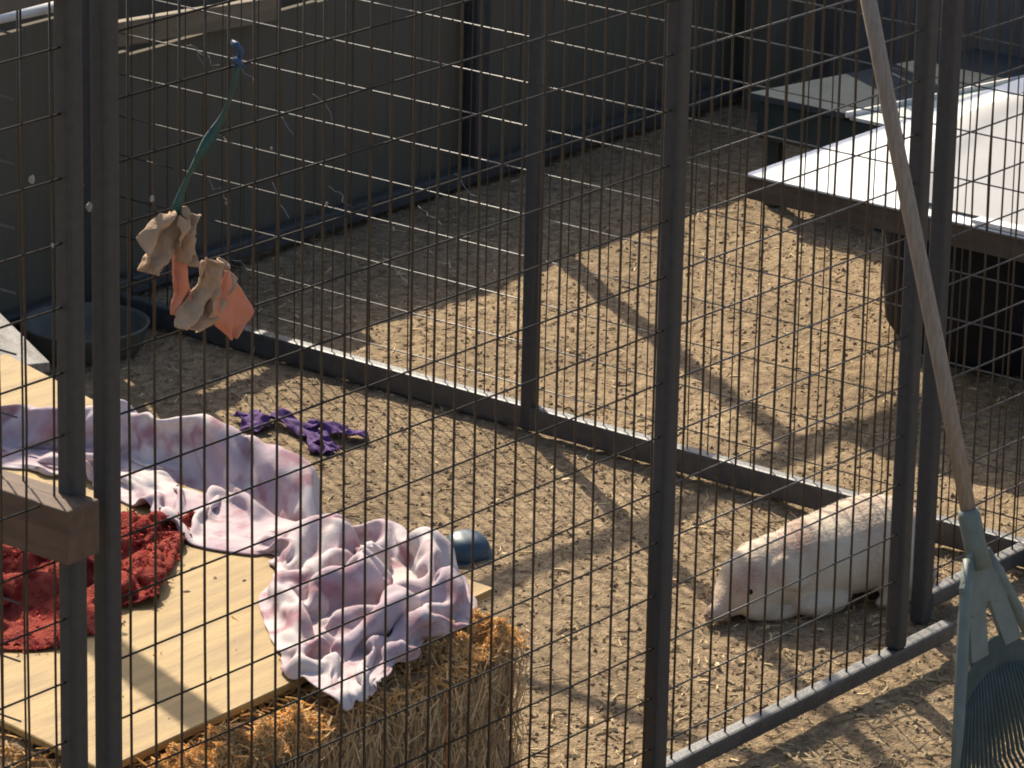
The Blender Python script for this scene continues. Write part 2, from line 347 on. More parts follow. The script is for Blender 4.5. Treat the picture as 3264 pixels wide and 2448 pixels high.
for i in range(3):
    w = .15; off = i * (w + .004)
    link('plank', boxmesh('plank', .75, w, .022, .003), M['greywood'], gb, (1.86 - .87 * off, 2.16 + .49 * off, .372 + .004 * i), (0, 0, math.radians(61)))

# ------------------------------------------------------------------ cloth: small position based simulation, run once
def cloth(P, rest_u, rest_v, floor, steps=160, iters=6, bend=.25, grav=.0022, friction=.6, thick=.004):
    P = P.copy(); Pp = P.copy(); nu, nv = P.shape[:2]
    def dist(A, B): return np.linalg.norm(B - A, axis=-1)
    Lu = dist(P[:-1], P[1:]) * rest_u; Lv = dist(P[:, :-1], P[:, 1:]) * rest_v
    def solve(A, B, L, k):
        d = B - A; l = np.linalg.norm(d, axis=-1, keepdims=True) + 1e-9; c = d * ((l - L[..., None]) / l) * (.5 * k); A += c; B -= c
    dg = np.sqrt(Lu[:, :-1] ** 2 + Lv[:-1] ** 2)
    Bu = (Lu[:-1] + Lu[1:]); Bv = (Lv[:, :-1] + Lv[:, 1:])
    for s in range(steps):
        vel = (P - Pp) * .93; Pp = P.copy(); P = P + vel; P[..., 2] -= grav
        for it in range(iters):
            for o in (0, 1):
                solve(P[o:-1:2], P[o + 1::2], Lu[o::2], 1.)
                solve(P[:, o:-1:2], P[:, o + 1::2], Lv[:, o::2], 1.)
            for oi in (0, 1):
                solve(P[oi:-1:2, :-1], P[oi + 1::2, 1:], dg[oi::2], .25)
                solve(P[oi:-1:2, 1:], P[oi + 1::2, :-1], dg[oi::2], .25)
            for o in range(4):
                if P[o:-2:4].shape[0] and P[o + 2::4].shape[0]:
                    n = min(P[o:-2:4].shape[0], P[o + 2::4].shape[0]); solve(P[o:-2:4][:n], P[o + 2::4][:n], Bu[o::4][:n], bend)
                    n = min(P[:, o:-2:4].shape[1], P[:, o + 2::4].shape[1]); solve(P[:, o:-2:4][:, :n], P[:, o + 2::4][:, :n], Bv[:, o::4][:, :n], bend)
            fl = floor(P[..., 0], P[..., 1], P[..., 2]) + thick
            hit = P[..., 2] < fl
            P[..., 2] = np.where(hit, fl, P[..., 2])
            Pp[..., 0] = np.where(hit, Pp[..., 0] * (1 - friction) + P[..., 0] * friction, Pp[..., 0])
            Pp[..., 1] = np.where(hit, Pp[..., 1] * (1 - friction) + P[..., 1] * friction, Pp[..., 1])
    return P
def grid_object(name, P, m, thick=.003, parent=None, subdiv=1, keep=None):
    nu, nv = P.shape[:2]; id_ = np.arange(nu * nv).reshape(nu, nv)
    F = np.stack([id_[:-1, :-1], id_[1:, :-1], id_[1:, 1:], id_[:-1, 1:]], -1).reshape(-1, 4)
    if keep is not None: F = F[keep.reshape(-1)]
    me = pymesh(name, P.reshape(-1, 3).tolist(), F.tolist(), True)
    o = link(name, me, m, parent)
    s = o.modifiers.new('thickness', 'SOLIDIFY'); s.thickness = thick; s.offset = 0
    if subdiv: d = o.modifiers.new('smooth', 'SUBSURF'); d.levels = subdiv; d.render_levels = subdiv
    return o
def table_floor(x, y, z):
    h = np.zeros_like(x) + .006
    on1 = (x > .17) & (x < 1.25) & (y > .172) & (y < 1.04)
    on2 = (x > .5 + (y - 1.035) * .28) & (x < 1.40 + (y - 1.035) * .28) & (y >= 1.03) & (y < 1.83)
    bale = (x > .16) & (x < 1.11) & (y > .045) & (y < .5)
    h = np.where(bale & (z > .2), .442, h); h = np.where((on1 | on2) & (z > .2), BT, h)
    return h
def resample(pts, n):
    pts = np.array(pts, float); t = np.r_[0, np.cumsum(np.linalg.norm(np.diff(pts[:, :2], axis=0), axis=1))]; t /= t[-1]
    u = np.linspace(0, 1, n)
    # smooth interpolation
    out = np.stack([np.interp(u, t, pts[:, k]) for k in range(pts.shape[1])], -1)
    for _ in range(3): out[1:-1] = .25 * out[:-2] + .5 * out[1:-1] + .25 * out[2:]
    return out

def make_blanket():
    nu, nv = 170, 76
    # back/right outline and front/left outline of the lying blanket (x, y)
    R = resample([(1.12, 1.74), (1.20, 1.54), (1.30, 1.39), (1.38, 1.24), (1.43, 1.09), (1.445, .93), (1.41, .80), (1.33, .67), (1.28, .56), (1.30, .42), (1.25, .27), (1.12, .15), (.93, .095), (.74, .04)], nu)
    Lf = resample([(.97, 1.56), (1.07, 1.41), (1.14, 1.27), (1.17, 1.13), (1.13, .97), (1.01, .79), (1.04, .66), (1.09, .60), (1.03, .54), (.91, .49), (.83, .40), (.75, .28), (.665, .17), (.60, .035)], nu)
    u = np.linspace(0, 1, nu)[:, None]; v = np.linspace(0, 1, nv)[None]
    P = np.zeros((nu, nv, 3))
    for k in range(2): P[..., k] = Lf[:, None, k] * (1 - v) + R[:, None, k] * v
    X, Y = P[..., 0].copy(), P[..., 1].copy()
    long_ = np.clip((.56 - u) / .08, 0, 1); blob = np.clip((u - .56) / .08, 0, 1)
    G_ = lambda c, w, q: np.exp(-((q - c) / w) ** 2)
    n1 = fbm(u * 9 + 0 * v, v * 3 + 0 * u, 2, 61) - .5
    # long part: high crest along the back, a second crease, a lifted front hem
    ridge = long_ * ((.075 + .055 * np.clip(u / .3, 0, 1) + .05 * n1) * G_(.80 + .06 * np.sin(u * 17), .13, v) + .060 * G_(.42 + .16 * np.sin(u * 13 + 1), .075, v) * (.6 + .4 * np.sin(u * 29)) + .055 * G_(0., .10, v) * (.5 + .5 * np.sin(u * 30 + 1.)))
    # bunched end: raised rim round a hollow with creases running in
    ring = blob * (.085 * G_(.85, .12, v) + .060 * G_(.10, .10, v) + .070 * G_(.5 + .1 * np.sin(u * 31), .10, v) * (.5 + .5 * np.sin(u * 46)) + .06 * np.abs(np.sin(u * 38 + v * 6 + 4 * n1)) ** 2 * np.sin(np.pi * v))
    ring = ring * np.clip((1.02 - u) / .12, 0, 1)
    pinch = .07 * G_(.58, .035, u) * np.sin(np.pi * v)
    P[..., 2] = BT + .010 + ridge + ring + pinch + .008 * fbm(X * 16, Y * 16, 2, 5) + .030 * (1 - np.abs(2 * fbm(X * 5 + Y * 4, Y * 5 - X * 3, 2, 83) - 1)) ** 5
    P[..., :2] += (np.stack([fbm(X * 9, Y * 9, 2, 31), fbm(X * 9, Y * 9, 2, 47)], -1) - .5) * .02 + (np.stack([fbm(X * 4, Y * 4, 2, 131), fbm(X * 4, Y * 4, 2, 147)], -1) - .5) * .07
    one = np.ones((nu, nv))
    Q = cloth(P, one[:-1] * 1.03, one[:, :-1] * 1.04, table_floor, steps=18, iters=6, bend=.6, grav=.0005)
    return Q
def tiedye():
    m = mat('lavender_tie_dye', (.40, .315, .345), (.57, .505, .475), scale=7, rough=.95, mix3=(.50, .41, .41), ramp=(.38, .62), trans=.03, spec=.15, bump=.12, bscale=220, detail=3)
    n = m.node_tree; P = n.nodes['Principled BSDF']; cr = n.nodes['Color Ramp']
    n2 = n.nodes.new('ShaderNodeTexNoise'); n2.inputs['Scale'].default_value = 16; n2.inputs['Detail'].default_value = 5
    n.links.new(n.nodes['Mapping'].outputs[0], n2.inputs[0])
    r2 = n.nodes.new('ShaderNodeValToRGB'); r2.color_ramp.elements[0].position = .50; r2.color_ramp.elements[1].position = .66
    n.links.new(n2.outputs['Fac'], r2.inputs[0])
    mx = n.nodes.new('ShaderNodeMix'); mx.data_type = 'RGBA'; n.links.new(r2.outputs[0], mx.inputs[0]); n.links.new(cr.outputs[0], mx.inputs[6]); mx.inputs[7].default_value = (.33, .185, .205, 1)
    for l in list(n.links):
        if l.from_node == cr and l.to_node.type in ('BSDF_PRINCIPLED', 'BSDF_TRANSLUCENT'):
            n.links.new(mx.outputs[2], l.to_socket)
    return m
M['tiedye'] = tiedye()
tag(grid_object('blanket', make_blanket(), M['tiedye'], .004), 'rumpled lavender and pink tie dye blanket spread over the boards', 'blanket')

def make_red():
    nu, nv = 80, 40
    R = resample([(.62, 1.06, 0), (.78, .98, 0), (.95, .95, 0), (1.06, .93, 0), (1.12, .86, 0)], nu)
    Lf = resample([(.33, .77, 0), (.49, .61, 0), (.63, .63, 0), (.78, .68, 0), (.98, .75, 0)], nu)
    u = np.linspace(0, 1, nu)[:, None]; v = np.linspace(0, 1, nv)[None]
    P = np.zeros((nu, nv, 3))
    for k in range(2): P[..., k] = Lf[:, None, k] * (1 - v) + R[:, None, k] * v
    X, Y = P[..., 0], P[..., 1]
    P[..., 2] = BT + .015 + .085 * np.abs(fbm(X * 13, Y * 13, 3, 77) - .5) * 2 * (np.sin(np.pi * v) * .7 + .3) + .05 * np.sin(np.pi * v) + .055 * np.exp(-((u - .82) / .16) ** 2) * np.sin(np.pi * v) ** .5
    P[..., :2] += (np.stack([fbm(X * 16, Y * 16, 3, 31), fbm(X * 16, Y * 16, 3, 47)], -1) - .5) * .07
    one = np.ones((nu, nv))
    return cloth(P, one[:-1] * 1.22, one[:, :-1] * 1.22, table_floor, steps=45, iters=5, bend=.3, grav=.0006)
M['red'] = mat('red_chenille', (.27, .027, .023), (.12, .009, .012), scale=20, rough=1, mix3=(.36, .075, .05), bump=1, bscale=220, trans=.1, spec=.1)
M['redtuft'] = mat('red_tuft', (.50, .10, .06), (.26, .02, .018), scale=30, rough=1, island=.5, spec=.1)
Q = make_red()
rc = empty('red_cloth', (0, 0, 0)); tag(rc, 'bunched up red fleecy cloth with frayed edges on the front board', 'cloth')
flc = grid_object('fleece', Q, M['red'], .005, rc)
def rp():
    i = random.randrange(Q.shape[0]); j = random.randrange(Q.shape[1])
    if random.random() < .25: j = random.choice([0, 1, Q.shape[1] - 1])
    return Q[i, j] + np.array([rnd(-.006, .006), rnd(-.006, .006), rnd(.0, .006)])
v, f = stalks(1500, rp, lambda p: (rnd(-1, 1), rnd(-1, 1), rnd(-.4, .7)), (.005, .013), (.001, .0022), .5)
o = link('tufts', pymesh('tufts', v, f), M['redtuft'], flc); o['kind'] = 'stuff'

# ------------------------------------------------------------------ pig
def make_pig():
    e = Vector((.951, -.31, 0)); side = Vector((.31, .951, 0)); O = Vector((2.27, .43, 0))
    def W(t, s, z): return O + e * t + side * s + Vector((0, 0, z))
    bm = bmesh.new()
    def loft(sec, n=22):
        rings = []
        for (t, s, zc, rs, rz, tilt) in sec:
            ring = []
            for j in range(n):
                a = 2 * math.pi * j / n; cs, sn = math.cos(a), math.sin(a)
                flat = .82 if sn < 0 else 1
                ring.append(bm.verts.new(W(t + tilt * sn * rz, s + rs * cs, zc + rz * sn * flat)))
            rings.append(ring)
        for a, b in zip(rings[:-1], rings[1:]):
            for j in range(n): bm.faces.new((a[j], a[(j + 1) % n], b[(j + 1) % n], b[j]))
        bm.faces.new(rings[0][::-1]); bm.faces.new(rings[-1])
    # trunk lying on its belly, head resting with snout on the ground
    loft([(.12, 0, .080, .050, .055, 0), (.15, 0, .084, .075, .078, 0), (.20, 0, .088, .096, .090, 0), (.27, 0, .090, .108, .096, 0), (.34, 0, .096, .113, .104, 0), (.39, 0, .096, .112, .106, 0), (.44, 0, .09, .100, .098, 0), (.475, 0, .085, .078, .080, 0), (.495, 0, .08, .045, .05, 0), (.505, 0, .08, .015, .018, 0)])
    # head and snout
    loft([(-.040, -.006, .021, .017, .018, .2), (-.036, -.006, .022, .021, .021, .2), (-.022, -.004, .026, .021, .022, .15), (.0, 0, .044, .034, .040, .1), (.018, 0, .060, .050, .056, 0), (.045, 0, .072, .064, .070, 0), (.085, 0, .078, .072, .078, 0), (.13, 0, .082, .078, .082, 0), (.19, 0, .085, .080, .082, 0)])
    def blob(t, s, z, a, b, c, rot=(0, 0, 0)):
        m = Matrix.Translation(W(t, s, z)) @ Matrix.Rotation(math.atan2(e.y, e.x), 4, 'Z') @ Euler(rot).to_matrix().to_4x4() @ Matrix.Diagonal((a, b, c, 1))
        bmesh.ops.create_uvsphere(bm, u_segments=14, v_segments=10, radius=1, matrix=m)
    for sg in (-1, 1):
        blob(.118, sg * .068, .106, .048, .0105, .032, (sg * .5, .55, sg * .24))      # ear laid back
        blob(.20, sg * .070, .030, .070, .036, .030)                                # folded foreleg
        blob(.115, sg * .052, .014, .050, .015, .014)
        blob(.40, sg * .092, .045, .075, .036, .045)                                # haunch
        blob(.36, sg * .106, .016, .055, .018, .016)
        blob(.07, sg * .040, .038, .050, .026, .034)                                # cheek
    bm.normal_update()
    me = bpy.data.meshes.new('tmp'); bm.to_mesh(me); bm.free()
    o = bpy.data.objects.new('tmp', me); COL.objects.link(o)
    r = o.modifiers.new('r', 'REMESH'); r.mode = 'VOXEL'; r.voxel_size = .0045
    s = o.modifiers.new('s', 'SMOOTH'); s.iterations = 9; s.factor = .6
    dg = bpy.context.evaluated_depsgraph_get(); me2 = bpy.data.meshes.new_from_object(o.evaluated_get(dg)); me2.name = 'body'
    bpy.data.objects.remove(o)
    me2.polygons.foreach_set('use_smooth', [True] * len(me2.polygons)); me2.materials.clear()
    root = empty('pig', O); tag(root, 'pale pink pig lying on the dirt in the pen corner, snout down', 'pig')
    inv = Matrix.Translation(-O)
    me2.transform(inv)
    me2.materials.append(M['pig'])
    link('body', me2, None, root)
    for sg in (-1, 1):
        p = W(.030, sg * .0505, .078) - O
        ball = bpy.data.meshes.new('eye'); b = bmesh.new(); bmesh.ops.create_uvsphere(b, u_segments=12, v_segments=8, radius=.0065); b.to_mesh(ball); b.free()
        link('eye', ball, M['black'], root, p)
        b = bmesh.new(); bmesh.ops.create_uvsphere(b, u_segments=8, v_segments=6, radius=.0035); nm = bpy.data.meshes.new('nostril'); b.to_mesh(nm); b.free()
        link('nostril', nm, M['pigdark'], root, W(-.0415, -.006 + sg * .0075, .023) - O)
    pts = [W(.502, 0, .095), W(.515, .012, .10), W(.522, .0, .112), W(.515, -.012, .104), W(.525, -.004, .09)]
    link('tail', tubemesh('tail', [p - O for p in pts], [.007, .006, .005, .004, .003], 8), M['pig'], root)
    # bristles over the back
    tri = []
    vs_ = [(v_.co.copy(), v_.normal.copy()) for v_ in me2.vertices if v_.normal.z > -.1]
    V, F = [], []
    for i in range(9000):
        c, n_ = random.choice(vs_); d = (n_ * .45 + e * .8 + Vector((rnd(-.3, .3), rnd(-.3, .3), rnd(-.3, .1)))).normalized(); L = rnd(.004, .009)
        w = d.cross(n_).normalized() * .0004; k = len(V); V += [c - w, c + w, c + d * L]; F.append((k, k + 1, k + 2))
    h = link('bristles', pymesh('bristles', V, F), M['bristle'], root); h['kind'] = 'stuff'
M['pig'] = mat('pig_skin', (.36, .225, .165), (.57, .49, .365), scale=8, rough=.85, bump=.35, bscale=140, mix3=(.51, .40, .29), spec=.2)
M['pigear'] = mat('reddish_pig_ear', (.36, .20, .15), (.44, .28, .21), scale=30, rough=.8, bump=.3)
M['pigdark'] = mat('dark_pig_skin', (.12, .06, .05), (.2, .1, .08), scale=60, rough=.6)
M['bristle'] = mat('white_bristle', (.70, .65, .50), (.58, .50, .36), scale=30, rough=.6)
make_pig()

# ------------------------------------------------------------------ leaf rake leaning on the front fence
def make_rake():
    ax = Vector((-.006, .27, .93)).normalized()       # up the handle
    wd = Vector((1, .02, 0)).normalized(); wd = (wd - ax * wd.dot(ax)).normalized()
    O = Vector((2.010, -.305, .480))                   # top of ferrule
    root = empty('leaf_rake', (2.03, -.44, 0)); tag(root, 'green plastic leaf rake with wooden handle leaning against the front fence', 'rake')
    r0 = root.location
    nr = ax.cross(wd)
    def P(d, w, q=0): return O - ax * d + wd * w + nr * q - r0
    top = O + ax * 1.32
    link('handle', tubemesh('handle', [O - ax * .06 - r0, O + ax * .3 + wd * .003 - r0, O + ax * .7 - wd * .002 - r0, top - r0], .0150, 14), M['handle'], root)
    # hub: socket and shoulder plate
    link('socket', tubemesh('socket', [P(-.012, 0), P(0, 0), P(.05, 0), P(.10, 0)], [.019, .0215, .021, .025], 14), M['rake'], root)
    def plate(name, ring, th, m):
        V = [P(d, w, q + th / 2) for d, w, q in ring] + [P(d, w, q - th / 2) for d, w, q in ring]; n = len(ring)
        F = [tuple(range(n)), tuple(range(2 * n - 1, n - 1, -1))] + [(i, i + n, (i + 1) % n + n, (i + 1) % n) for i in range(n)]
        return link(name, pymesh(name, V, F), m, root)
    plate('shoulder', [(.06, -.018, 0), (.075, -.028, 0), (.12, -.070, 0), (.16, -.080, 0), (.178, -.06, 0), (.165, 0, 0), (.178, .06, 0), (.16, .080, 0), (.12, .070, 0), (.075, .028, 0), (.06, .018, 0)], .012, M['rake'])
    def fan(w0): return .24 * w0
    for s in (-1, 1):
        link('outer_rib', tubemesh('outer_rib', [P(.075, s * .032), P(.14, s * .064), P(.25, s * .115), P(.36, s * .165), P(.47, s * .205, .01)], [.010, .0125, .0125, .0115, .008], 10), M['rake'], root)
        plate('inner_rib', [(.15, s * .004, 0), (.15, s * .062, 0), (.26, s * .088, 0), (.26, s * .030, 0)], .008, M['rake'])
    # comb plate (arched)
    ring = [(.235 + .05 * (k / 8) ** 2, .115 * k / 8, 0) for k in range(-8, 9)] + [(.300 + .045 * (k / 8) ** 2, .142 * k / 8, .002) for k in range(8, -9, -1)]
    comb = plate('comb_plate', ring, .006, M['rakedark'])
    n = 27
    for i in range(n):
        k = (i - (n - 1) / 2) / ((n - 1) / 2)
        pts = [P(.29 + .045 * k * k, .136 * k), P(.38 + .02 * k * k, .175 * k), P(.46 + .01 * k * k, .208 * k, .004), P(.488, .217 * k, -.006), P(.494, .219 * k, -.024)]
        link('tine', tubemesh('tine', pts, [.0046, .0040, .0036, .0032, .0026], 6), M['rakedark'], comb)
    link('tie_wire', tubemesh('tie_wire', [P(.36 + .03 * (k / 10) ** 2, .176 * k / 10, .006) for k in range(-10, 11)], .0022, 6), M['rake'], root)
make_rake()

# ------------------------------------------------------------------ shelter with white top, grey lidded box
sh = empty('low_shelter', (3.66, .9, 0)); tag(sh, 'low shelter with bright white sheet top and dark underside at right', 'shelter')
def shp(name, me, m, x, y, z, rot=(0, 0, 0)): return link(name, me, m, sh, Vector((x, y, z)) - Vector((3.66, .9, 0)), rot)
TX, TY1, TY0, TZ = 3.64, 1.375, -.25, .47
tl = 2.0
shp('top_sheet', boxmesh('top_sheet', tl, TY1 - TY0, .008, .002), M['white'], TX + tl / 2, (TY0 + TY1) / 2, TZ)
shp('side_fascia', boxmesh('side_fascia', .03, TY1 - TY0 - .002, .052, .004), M['fascia'], TX + .02, (TY0 + TY1) / 2, TZ - .032)
shp('end_fascia', boxmesh('end_fascia', tl - .07, .03, .052, .004), M['fascia'], TX + tl / 2 + .01, TY1 - .02, TZ - .032)
shp('front_lip', boxmesh('front_lip', .035, .9, .012, .004), M['white'], TX + .02, .30, TZ + .012)
for x, y in ((3.72, -.2), (5.5, -.2), (5.5, 1.3), (4.25, 1.3)):
    shp('leg', boxmesh('leg', .06, .06, .425, .004, cz=.2125), M['fascia'], x, y, 0.0)
# dust sheet lying on the white top, and the black tub under it
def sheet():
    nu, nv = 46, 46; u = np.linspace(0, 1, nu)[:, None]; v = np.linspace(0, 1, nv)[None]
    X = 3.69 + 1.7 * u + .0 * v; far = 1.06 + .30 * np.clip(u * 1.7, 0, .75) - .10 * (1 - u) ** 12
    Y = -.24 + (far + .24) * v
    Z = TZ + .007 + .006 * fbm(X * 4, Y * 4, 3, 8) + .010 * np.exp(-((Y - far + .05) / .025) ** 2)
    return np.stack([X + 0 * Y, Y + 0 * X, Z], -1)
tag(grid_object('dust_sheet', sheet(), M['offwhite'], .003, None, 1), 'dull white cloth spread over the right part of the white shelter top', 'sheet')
tub = empty('black_tub', (4.30, .96, 0)); tag(tub, 'large black plastic tub with rounded corner standing under the white shelter', 'tub')
tw_ = link('wall', lathe('wall', [(.30, .0), (.345, .015), (.37, .05), (.385, .20), (.39, .36), (.375, .36), (.37, .2), (.35, .05), (.3, .03), (.05, .025)], 48), M['black'], tub)
link('rim', tubemesh('rim', [(.39 * math.cos(a), .39 * math.sin(a), .36) for a in [6.2832 * i / 48 for i in range(49)]], .012, 8), M['black'], tw_)
shp('shade_panel', boxmesh('shade_panel', 1.0, .03, .36, .006, cz=.18), M['black'], 4.12, .42, .0, (0, 0, math.radians(-90)))  # added black sheet standing in for the deep shade under the shelter
bx = empty('grey_topped_table', (4.76, 1.70, 0)); tag(bx, 'low table with top toned grey for shade and dark green side behind the white shelter', 'table')
link('apron', boxmesh('apron', 1.0, .44, .10, .008, .50, .225, .235), M['teal'], bx, (0, 0, 0), (0, math.radians(4.5), 0))
link('top', boxmesh('top', 1.1, .30, .018, .004), M['shadetone'], bx, (.54, .305, .258), (0, math.radians(4.5), 0))
link('front_flap', boxmesh('front_flap', 1.02, .15, .010, .003), M['paleflap'], bx, (.52, .075, .253), (0, math.radians(4.5), 0))
link('top_edge', boxmesh('top_edge', 1.09, .010, .016, .003), M['white'], bx, (.54, .148, .262), (0, math.radians(4.5), 0))
for x, y in ((.05, .05), (.05, .4), (.95, .05), (.95, .4)): link('leg', boxmesh('leg', .035, .035, .19, .003, cz=.095), M['teal'], bx, (x, y, 0))

# ------------------------------------------------------------------ small things
pn = empty('feed_pan', (2.70, 2.60, .004)); tag(pn, 'shallow dark green rubber feed pan standing in the shaded corner', 'pan')
link('bowl', lathe('bowl', [(.120, 0), (.130, .004), (.150, .062), (.154, .068), (.148, .070), (.140, .062), (.120, .014), (.02, .010)], 48), M['rubber'], pn)
for a in (.5, 3.7): link('handle', tubemesh('handle', [(.150 * math.cos(a - .2), .150 * math.sin(a - .2), .062), (.172 * math.cos(a), .172 * math.sin(a), .064), (.150 * math.cos(a + .2), .150 * math.sin(a + .2), .062)], .007, 8), M['rubber'], pn)
bw = empty('blue_bowl', (2.225, 1.06, .004)); tag(bw, 'small navy blue plastic bowl upside down on the dirt by the blanket', 'bowl')
link('shell', lathe('shell', [(.050, .0), (.053, .004), (.051, .016), (.045, .030), (.035, .040), (.022, .045), (.008, .046)], 36), M['bowl'], bw, (0, 0, 0), (.12, -.10, 0))
link('rim', lathe('rim', [(.051, .0), (.0565, .001), (.0565, .005), (.051, .006)], 36), M['bowl'], bw, (0, 0, 0), (.12, -.10, 0))
bm_ = empty('timber_beam', (-.10, -.06, .975)); tag(bm_, 'brown timber beam with its sawn end sticking out past the paired posts', 'beam')
link('plank', boxmesh('plank', .040, 1.5, .088, .004, cy=.75), M['beam'], bm_, (-.032, 0, 0), (math.radians(.5), 0, 0))
link('plank', boxmesh('plank', .036, 1.1, .088, .004, cy=.55), M['beam'], bm_, (.008, .006, -.002))

ob = empty('overhead_beam', (1.30, 1.59, 1.852)); tag(ob, 'timber cross beam resting on the fence tops above the boards', 'beam')
link('plank', boxmesh('plank', .075, 3.1, .04, .004), M['beam'], ob, (-.02, -.12, .0), (0, 0, -math.atan(.38)))

# purple cloth strips on the dirt
pc = empty('purple_cloth', (2.6, 1.86, 0)); tag(pc, 'crumpled purple cloth strips on the dirt behind the blanket', 'cloth')
def strip(name, pts, w, m, parent, tw=.5, seed=0, th=.0025):
    k = len(pts); n = 26; pts = resample(pts, n); V = np.zeros((n, 7, 3)); r = np.random.default_rng(seed)
    for i in range(n):
        t = pts[min(i + 1, n - 1)] - pts[max(i - 1, 0)]; t /= np.linalg.norm(t); a = tw * math.sin(i * .45 + seed); sd_ = np.cross(t, [0, 0, 1]); sd_ /= np.linalg.norm(sd_) + 1e-9
        for j in range(7):
            q = (j / 6 - .5) * w; V[i, j] = pts[i] + sd_ * q * math.cos(a) + np.array([0, 0, abs(q) * math.sin(abs(a)) + .008 * math.sin(j * 1.9 + i * .5)])
    qq = np.arange(n)[:, None] * .35 + 0 * np.arange(7)[None]; rr_ = np.arange(7)[None] * .6 + 0 * np.arange(n)[:, None]
    V[..., 2] += .022 * (fbm(qq + seed * 3, rr_, 3, 90 + seed) - .5); V[..., 0] += .02 * (fbm(qq * 1.6, rr_ * 2 + seed, 2, 95 + seed) - .5); V[..., 1] += .02 * (fbm(qq * 1.6 + 7, rr_ * 2 + seed, 2, 99 + seed) - .5)
    V[..., 2] = np.maximum(V[..., 2], .008)
    return grid_object(name, V, m, th, parent, 1)
B0 = np.array([2.6, 1.86, 0])
for i, (pts, w) in enumerate([([(2.62, 2.02, .02), (2.62, 1.95, .04), (2.60, 1.88, .03), (2.58, 1.80, .03), (2.50, 1.72, .02)], .06), ([(2.62, 1.88, .03), (2.65, 1.82, .05), (2.65, 1.77, .03), (2.69, 1.72, .02)], .06), ([(2.60, 2.08, .02), (2.58, 2.02, .04), (2.52, 1.97, .02)], .07), ([(2.59, 1.84, .02), (2.55, 1.77, .045), (2.54, 1.70, .02)], .04)]):
    strip('strip', [tuple((np.array(p) - B0) * np.array([.85, .85, .5]) + np.array([-.03, -.06, .004])) for p in pts], w * .9, M['purple'], pc, .25, i)

# hanging rag on a green strap, outside of the front fence
hr = empty('hanging_rag', (.16, -.02, 1.2)); tag(hr, 'tan and salmon rag hanging from a green strap on the front fence', 'rag')
R0 = np.array([.16, -.02, 1.2])
def flap(name, ring, m, seed, off=0):
    """crumpled piece from a traced outline (x, z on the fence plane): left edge points then right edge points, top to bottom"""
    lf, rg = ring; nu, nv = 26, 16
    a = resample(lf, nu); b = resample(rg, nu); v = np.linspace(0, 1, nv)[None, :, None]
    P2 = a[:, None] * (1 - v) + b[:, None] * v; u = np.linspace(0, 1, nu)[:, None]; vv = v[..., 0]
    k_ = .4 if m is M['salmon'] else 1.
    D = k_ * .034 * (fbm(u * 4 + seed + 0 * vv, vv * 4 + seed + 0 * u, 3, seed) - .5) + k_ * .012 * np.sin(vv * 10 + u * 5 + seed)
    P = np.stack([P2[..., 0] + k_ * .012 * (fbm(u * 6 + 0 * vv, vv * 6 + 9 + 0 * u, 2, seed + 3) - .5), -.028 - off + D, P2[..., 1] + k_ * .012 * (fbm(vv * 6 + 4 + 0 * u, u * 6 + 0 * vv, 2, seed + 5) - .5)], -1) - R0
    return grid_object(name, P, m, .003, hr, 1)
flap('leather_flap', ([(.095, 1.425), (.050, 1.405), (.048, 1.37), (.052, 1.338)], [(.150, 1.425), (.150, 1.395), (.125, 1.35), (.085, 1.337)]), M['tanrag'], 1)
flap('leather_flap', ([(.118, 1.42), (.112, 1.39), (.120, 1.35)], [(.160, 1.415), (.155, 1.37), (.148, 1.335)]), M['tanrag'], 2, .012)
flap('salmon_flap', ([(.108, 1.362), (.106, 1.335), (.118, 1.30), (.112, 1.262)], [(.142, 1.358), (.150, 1.325), (.155, 1.29), (.140, 1.25)]), M['salmon'], 3, .006)
flap('leather_flap', ([(.160, 1.342), (.158, 1.30), (.118, 1.27), (.106, 1.245)], [(.212, 1.328), (.205, 1.285), (.185, 1.245), (.150, 1.228)]), M['tanrag'], 4, .018)
flap('leather_flap', ([(.172, 1.345), (.176, 1.30), (.168, 1.25)], [(.215, 1.33), (.222, 1.295), (.20, 1.26)]), M['tanrag'], 6, .026)
flap('salmon_flap', ([(.193, 1.322), (.181, 1.277), (.172, 1.243), (.195, 1.223), (.214, 1.204)], [(.217, 1.315), (.240, 1.277), (.267, 1.240), (.247, 1.222), (.224, 1.206)]), M['salmon'], 5, .036)
sp = [(.285, -.014, 1.625), (.272, -.016, 1.585), (.250, -.014, 1.548), (.205, -.02, 1.512), (.160, -.018, 1.47), (.128, -.024, 1.42)]
V = []
for i, p in enumerate(resample(sp, 18)):
    for q in (-.009, .009): V.append((p[0] + q * .8 - R0[0], p[1] + q * .5 * math.sin(i * .6) - R0[1], p[2] - q * .5 - R0[2]))
o = link('strap', pymesh('strap', V, [(2 * i, 2 * i + 1, 2 * i + 3, 2 * i + 2) for i in range(17)], True), M['strap'], hr)
sm_ = o.modifiers.new('t', 'SOLIDIFY'); sm_.thickness = .003
kp = [Vector((.288 + .010 * math.cos(i * 1.3), -.012 + .008 * math.sin(i * 1.7), 1.615 + .010 * math.sin(i * 1.1) + .0045 * i)) - Vector(R0) for i in range(9)]
link('knot', tubemesh('knot', kp, .0050, 8), M['knot'], o)

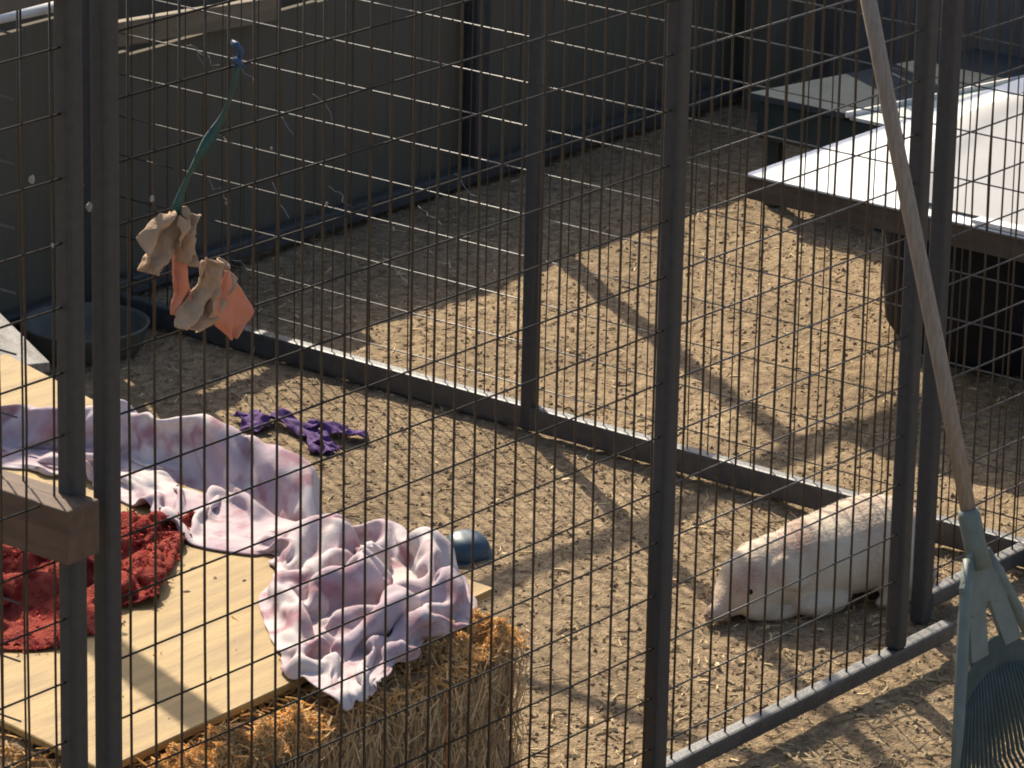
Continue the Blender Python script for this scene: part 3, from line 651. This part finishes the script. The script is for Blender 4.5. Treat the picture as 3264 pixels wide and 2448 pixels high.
# ------------------------------------------------------------------ litter
def gz(x, y): return float(ground_h(np.array([x]), np.array([y]))[0])
GX = []
def batch(n, region):
    x = RNG.uniform(region[0], region[1], n); y = RNG.uniform(region[2], region[3], n); return x, y, ground_h(x, y)
REG = (.95, 5.2, -.75, 2.8)
def litter(name, n, l, r, m, lift, dens=None, flat=.12):
    x, y, z = batch(n * 2, REG)
    if dens is not None:
        k = RNG.random(len(x)) < dens(x, y); x, y, z = x[k], y[k], z[k]
    x, y, z = x[:n], y[:n], z[:n]; it = iter(zip(x, y, z))
    v, f = stalks(len(x), lambda: (lambda q: (q[0], q[1], q[2] + lift))(next(it)), lambda p: (rnd(-1, 1), rnd(-1, 1), rnd(-flat, flat)), l, r, .18)
    o = link(name, pymesh(name, v, f), m); o['kind'] = 'stuff'; return o
near = lambda x, y: np.clip(.16 + .9 * np.exp(-((x - 1.6) ** 2 / .25 + (y - .05) ** 2 / .3)) + .5 * (y < -.02) + .35 * (fbm(x * 3, y * 3, 2, 4) > .55), 0, 1)
tag(litter('straw_litter', 9000, (.008, .045), (.0008, .0021), M['strawpale'], .001, near), 'pale straw stalks scattered over the dirt', 'straw')
tag(litter('wood_chips', 9000, (.005, .020), (.0009, .0026), M['chip'], .001), 'small brown wood chips and bark bits strewn over the dirt', 'wood chips')
fr = lambda x, y: np.clip(.02 + 1.0 * (y < .35) * (x < 2.9) + .25 * (y < 1.3) * (x < 2.9), 0, 1)
tag(litter('wood_shavings', 2600, (.012, .034), (.0016, .0042), M['strawpale'], .002, fr, .3), 'larger pale wood shavings lying thick near the front fence', 'wood shavings')
# clods
x, y, z = batch(14000, REG); V, F = [], []
for a, b, c in zip(x, y, z):
    r = rnd(.002, .008) * rnd(.4, 1.2); k = len(V)
    V += [(a + r * rnd(.6, 1.2), b, c), (a - r * rnd(.6, 1.2), b, c), (a, b + r * rnd(.6, 1.2), c), (a, b - r * rnd(.6, 1.2), c), (a, b, c + r * rnd(.5, .9)), (a, b, c - r)]
    F += [(k, k + 2, k + 4), (k + 2, k + 1, k + 4), (k + 1, k + 3, k + 4), (k + 3, k, k + 4), (k + 2, k, k + 5), (k + 1, k + 2, k + 5), (k + 3, k + 1, k + 5), (k, k + 3, k + 5)]
o = link('dirt_clods', pymesh('dirt_clods', V, F), M['clod']); o['kind'] = 'stuff'; tag(o, 'crumbly dirt clods covering the ground of both pens', 'dirt')
# dry wisps caught in the divider fence
V, F = [], []
for i in range(16):
    y = rnd(1.6, 2.7); z = rnd(.15, .75); p = [(2.932, y, z)]
    for s_ in range(5): p.append((2.932 + rnd(-.008, .008), p[-1][1] - rnd(.006, .022), p[-1][2] - rnd(-.004, .022)))
    v, f = tube(p, .0009, 4); k = len(V); V += v; F += [tuple(q + k for q in ff) for ff in f]
for (x, y, z, r) in [(-.162, -.004, 1.532, .009), (-.04, -.004, 1.463, .010), (-.055, -.004, 1.50, .006), (-.12, -.004, 1.42, .005), (2.93, 2.05, .42, .007), (2.93, 2.22, .52, .006), (2.93, 1.85, .40, .006), (2.93, 2.36, .36, .006), (.10, -.004, 1.445, .007)]:
    b_ = bmesh.new(); bmesh.ops.create_icosphere(b_, subdivisions=2, radius=r * .65); k = len(V)
    for w_ in b_.verts: V.append((x + w_.co.x * rnd(.6, 1.2), y + w_.co.y * .6, z + w_.co.z * rnd(.8, 1.6)))
    F += [tuple(q.index + k for q in ff.verts) for ff in b_.faces]; b_.free()
o = link('dry_wisps', pymesh('dry_wisps', V, F), M['fluff']); o['kind'] = 'stuff'; tag(o, 'dry grass wisps and pale fluff caught in the fence wires', 'grass')
